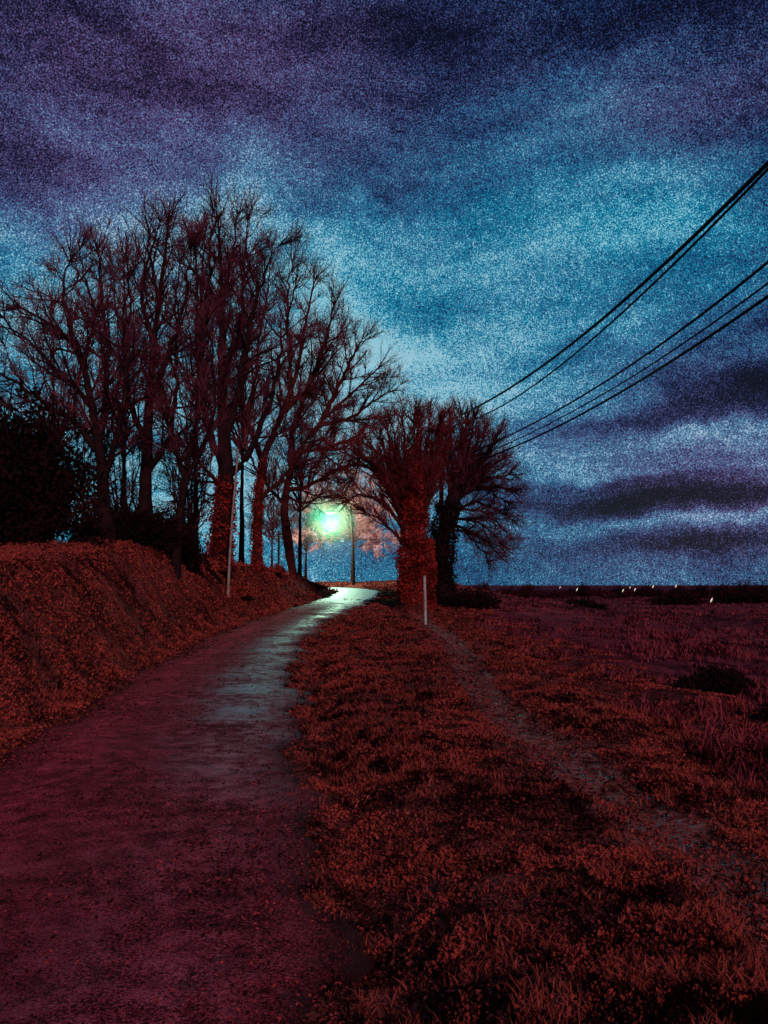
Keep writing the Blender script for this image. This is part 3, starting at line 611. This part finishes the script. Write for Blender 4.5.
# ------------------------------------------------------------------ posts and poles
bx, by, bz = P(425.5, 620, 28); z0 = float(terrain(bx, 28)); topz = P(424.5, 576, 28)[2]
post = empty('marker_post', (bx, 28, z0), 'thin white marker post beside the red ivy covered trunk', 'post')
T = Tubes(); T.add([(bx, 28, z0 - .1), (bx - .01, 28, z0 + .8), (bx - .03, 28, topz)], [.055, .052, .05], 8); T.build('stake', M['whitepaint'], post)
T = Tubes(); T.add([(bx - .03, 28, topz), (bx - .03, 28, topz + .02)], [.058, .03], 8); T.build('cap', M['greymetal'], post)
Yp = 30; bx, _, _ = P(228, 588, Yp); z0 = float(terrain(bx, Yp)); a1 = P(232, 520, Yp); a2 = P(238, 450, Yp)
pole = empty('thin_pole', (bx, Yp, z0), 'thin grey pole leaning slightly right on the left bank', 'pole')
T = Tubes(); T.add([(bx, Yp, z0 - .2), P(229.5, 560, Yp), a1, P(235, 485, Yp), a2], [.055, .052, .048, .042, .036], 8); T.build('shaft', M['greymetal'], pole)
T = Tubes(); T.add([(a2[0], Yp, a2[2]), (a2[0] + .002, Yp, a2[2] + .03)], [.045, .03], 8); T.build('cap', M['greymetal'], pole)
Yq = 72; bx, _, _ = P(278.5, 566, Yq); z0 = float(terrain(bx, Yq)); tz = P(278.5, 531, Yq)[2]
o = empty('wooden_post', (bx, Yq, z0), 'far dark wooden post seen between the two slim tree trunks', 'post')
T = Tubes(); T.add([(bx, Yq, z0 - .2), (bx, Yq, tz)], [.11, .09], 8); T.build('shaft', M['wood'], o)
V, Q = boxes([(bx - .22, Yq - .1, tz - .35, bx + .22, Yq + .1, tz - .25)]); mesh_obj('crosspiece', V, Q, M['wood'], o)

# ------------------------------------------------------------------ utility pole and cables
Yu = 43; ux = P(441, 430, Yu)[0]; uz = float(terrain(ux, Yu)); utop = P(441, 424, Yu)[2]
up_ = empty('utility_pole', (ux, Yu, uz), 'wooden utility pole half hidden behind the dark leaning tree', 'utility pole')
T = Tubes(); T.add([(ux, Yu, uz - .3), (ux, Yu, uz + 4), (ux, Yu, utop + .2)], [.16, .14, .10], 10); T.build('shaft', M['wood'], up_)
zc1 = P(441, 432, Yu)[2]; zc2 = P(441, 474, Yu)[2]
V, Q = boxes([(ux - .75, Yu - .16, zc1 - .06, ux + .75, Yu - .04, zc1 + .06)]); mesh_obj('crossarm', V, Q, M['wood'], up_)
V, Q = boxes([(ux - .9, Yu - .16, zc2 - .06, ux + .9, Yu - .04, zc2 + .06)]); mesh_obj('crossarm', V, Q, M['wood'], up_)
ins = []
for x, z in ((ux - .55, zc1), (ux + .1, zc1), (ux - .6, zc2), (ux, zc2), (ux + .6, zc2)):
    V, Q = sphere((x, Yu - .1, z + .14), .07, 10, 6, (1, 1, 1.3)); mesh_obj('insulator', V, Q, M['greymetal'], up_, True); ins.append((x, Yu - .1, z + .2))
def fit_cable(name, label, anchor, pa, Ya, pb, Yb, r):
    """anchor on the pole, then through two sighted points with a smooth sag, carried on past the camera"""
    A = np.array(anchor); B = np.array(P(*pa, Ya)); C = np.array(P(*pb, Yb))
    ys = np.linspace(A[1], -22, 60); pts = []
    for y in ys:
        # quadratic through three points
        l = [((y - B[1]) * (y - C[1])) / ((A[1] - B[1]) * (A[1] - C[1])), ((y - A[1]) * (y - C[1])) / ((B[1] - A[1]) * (B[1] - C[1])), ((y - A[1]) * (y - B[1])) / ((C[1] - A[1]) * (C[1] - B[1]))]
        q = l[0] * A + l[1] * B + l[2] * C; pts.append((q[0], y, q[2]))
    T = Tubes(); T.add(pts, [r] * 60, 6); o = T.build(name, M['rubber']); return tag(o, label, 'cable', 'overhead cables')
fit_cable('overhead_cable', 'uppermost and thickest overhead cable, reaching the right edge highest', ins[0], (560, 353), 24, (767, 164), 12, .040)
fit_cable('overhead_cable', 'thin overhead cable running just under the uppermost one', ins[1], (540, 381), 25.5, (767, 170), 12.2, .026)
fit_cable('overhead_cable', 'highest cable of the lower set of three', ins[2], (600, 385), 24, (767, 263), 14, .030)
fit_cable('overhead_cable', 'thinnest middle cable of the lower set of three', ins[3], (600, 396), 24.3, (767, 284), 14.4, .021)
fit_cable('overhead_cable', 'lowest overhead cable, bottom of the lower set of three', ins[4], (600, 404), 24.6, (767, 297), 14.8, .034)

# ------------------------------------------------------------------ distant lights: small lamps on short masts
def far_lamp(px, py, Y, s, label, group='tiny lights on the horizon', lean=.6):
    x, _, z = P(px, py, Y); z0 = float(terrain(x, Y)); o = empty('distant_lamp', (x, Y, z0), label, 'lamp', group)
    T = Tubes(); T.add([(x, Y, z0 - .2), (x, Y, z - .1)], [.06 * s, .05 * s], 6); T.build('mast', M['wood'], o)
    T = Tubes(); T.add([(x - s * .5 * lean, Y, z - s * .6), (x, Y, z), (x + s * .55 * lean, Y, z + s * .6)], [s * .10, s * .24, s * .08], 8); T.build('lantern', M['farlight'], o)
far = [(560, 589, 'leftmost tiny light on the horizon, faintest of the row'), (577, 591, 'tiny slanted light above the single far bush'), (623, 592, 'first of three clustered horizon lights, brightest of them'),
       (630, 589, 'middle and smallest of three clustered horizon lights'), (635, 591, 'right one of three clustered horizon lights'), (653, 588, 'lone tiny light right of the three clustered ones'), (676, 587.5, 'rightmost tiny light standing on the skyline')]
for px, py, lab in far: far_lamp(px, py - 1.5, 112, (.24 if 'faint' in lab or 'small' in lab else .33), lab)
far_lamp(711.5, 600, 78, .33, 'bright low light in the dark field at right')
far_lamp(361.5, 519, 78, .42, 'small white light just right of the street lamp pole', lean=1.6)
far_lamp(377, 530, 78, .36, 'upper right small light beside the ivy tree, lower than its neighbour', lean=1.4)
far_lamp(452, 508.5, 60, .18, 'pinpoint light showing through the dark leaning tree', lean=.3)

# unseen evergreens added behind the camera only to shade the foreground
bush('evergreen_tree', 'unseen evergreen added at left behind the photographer for foreground shade', -2.0, -6.5, 2.4, 1.6, 5.0, 5200, .09, cat='evergreen')
bush('evergreen_tree', 'lower unseen evergreen added at right behind the photographer for foreground shade', 5.0, -7.0, 3.2, 1.4, 4.2, 4200, .09, cat='evergreen')
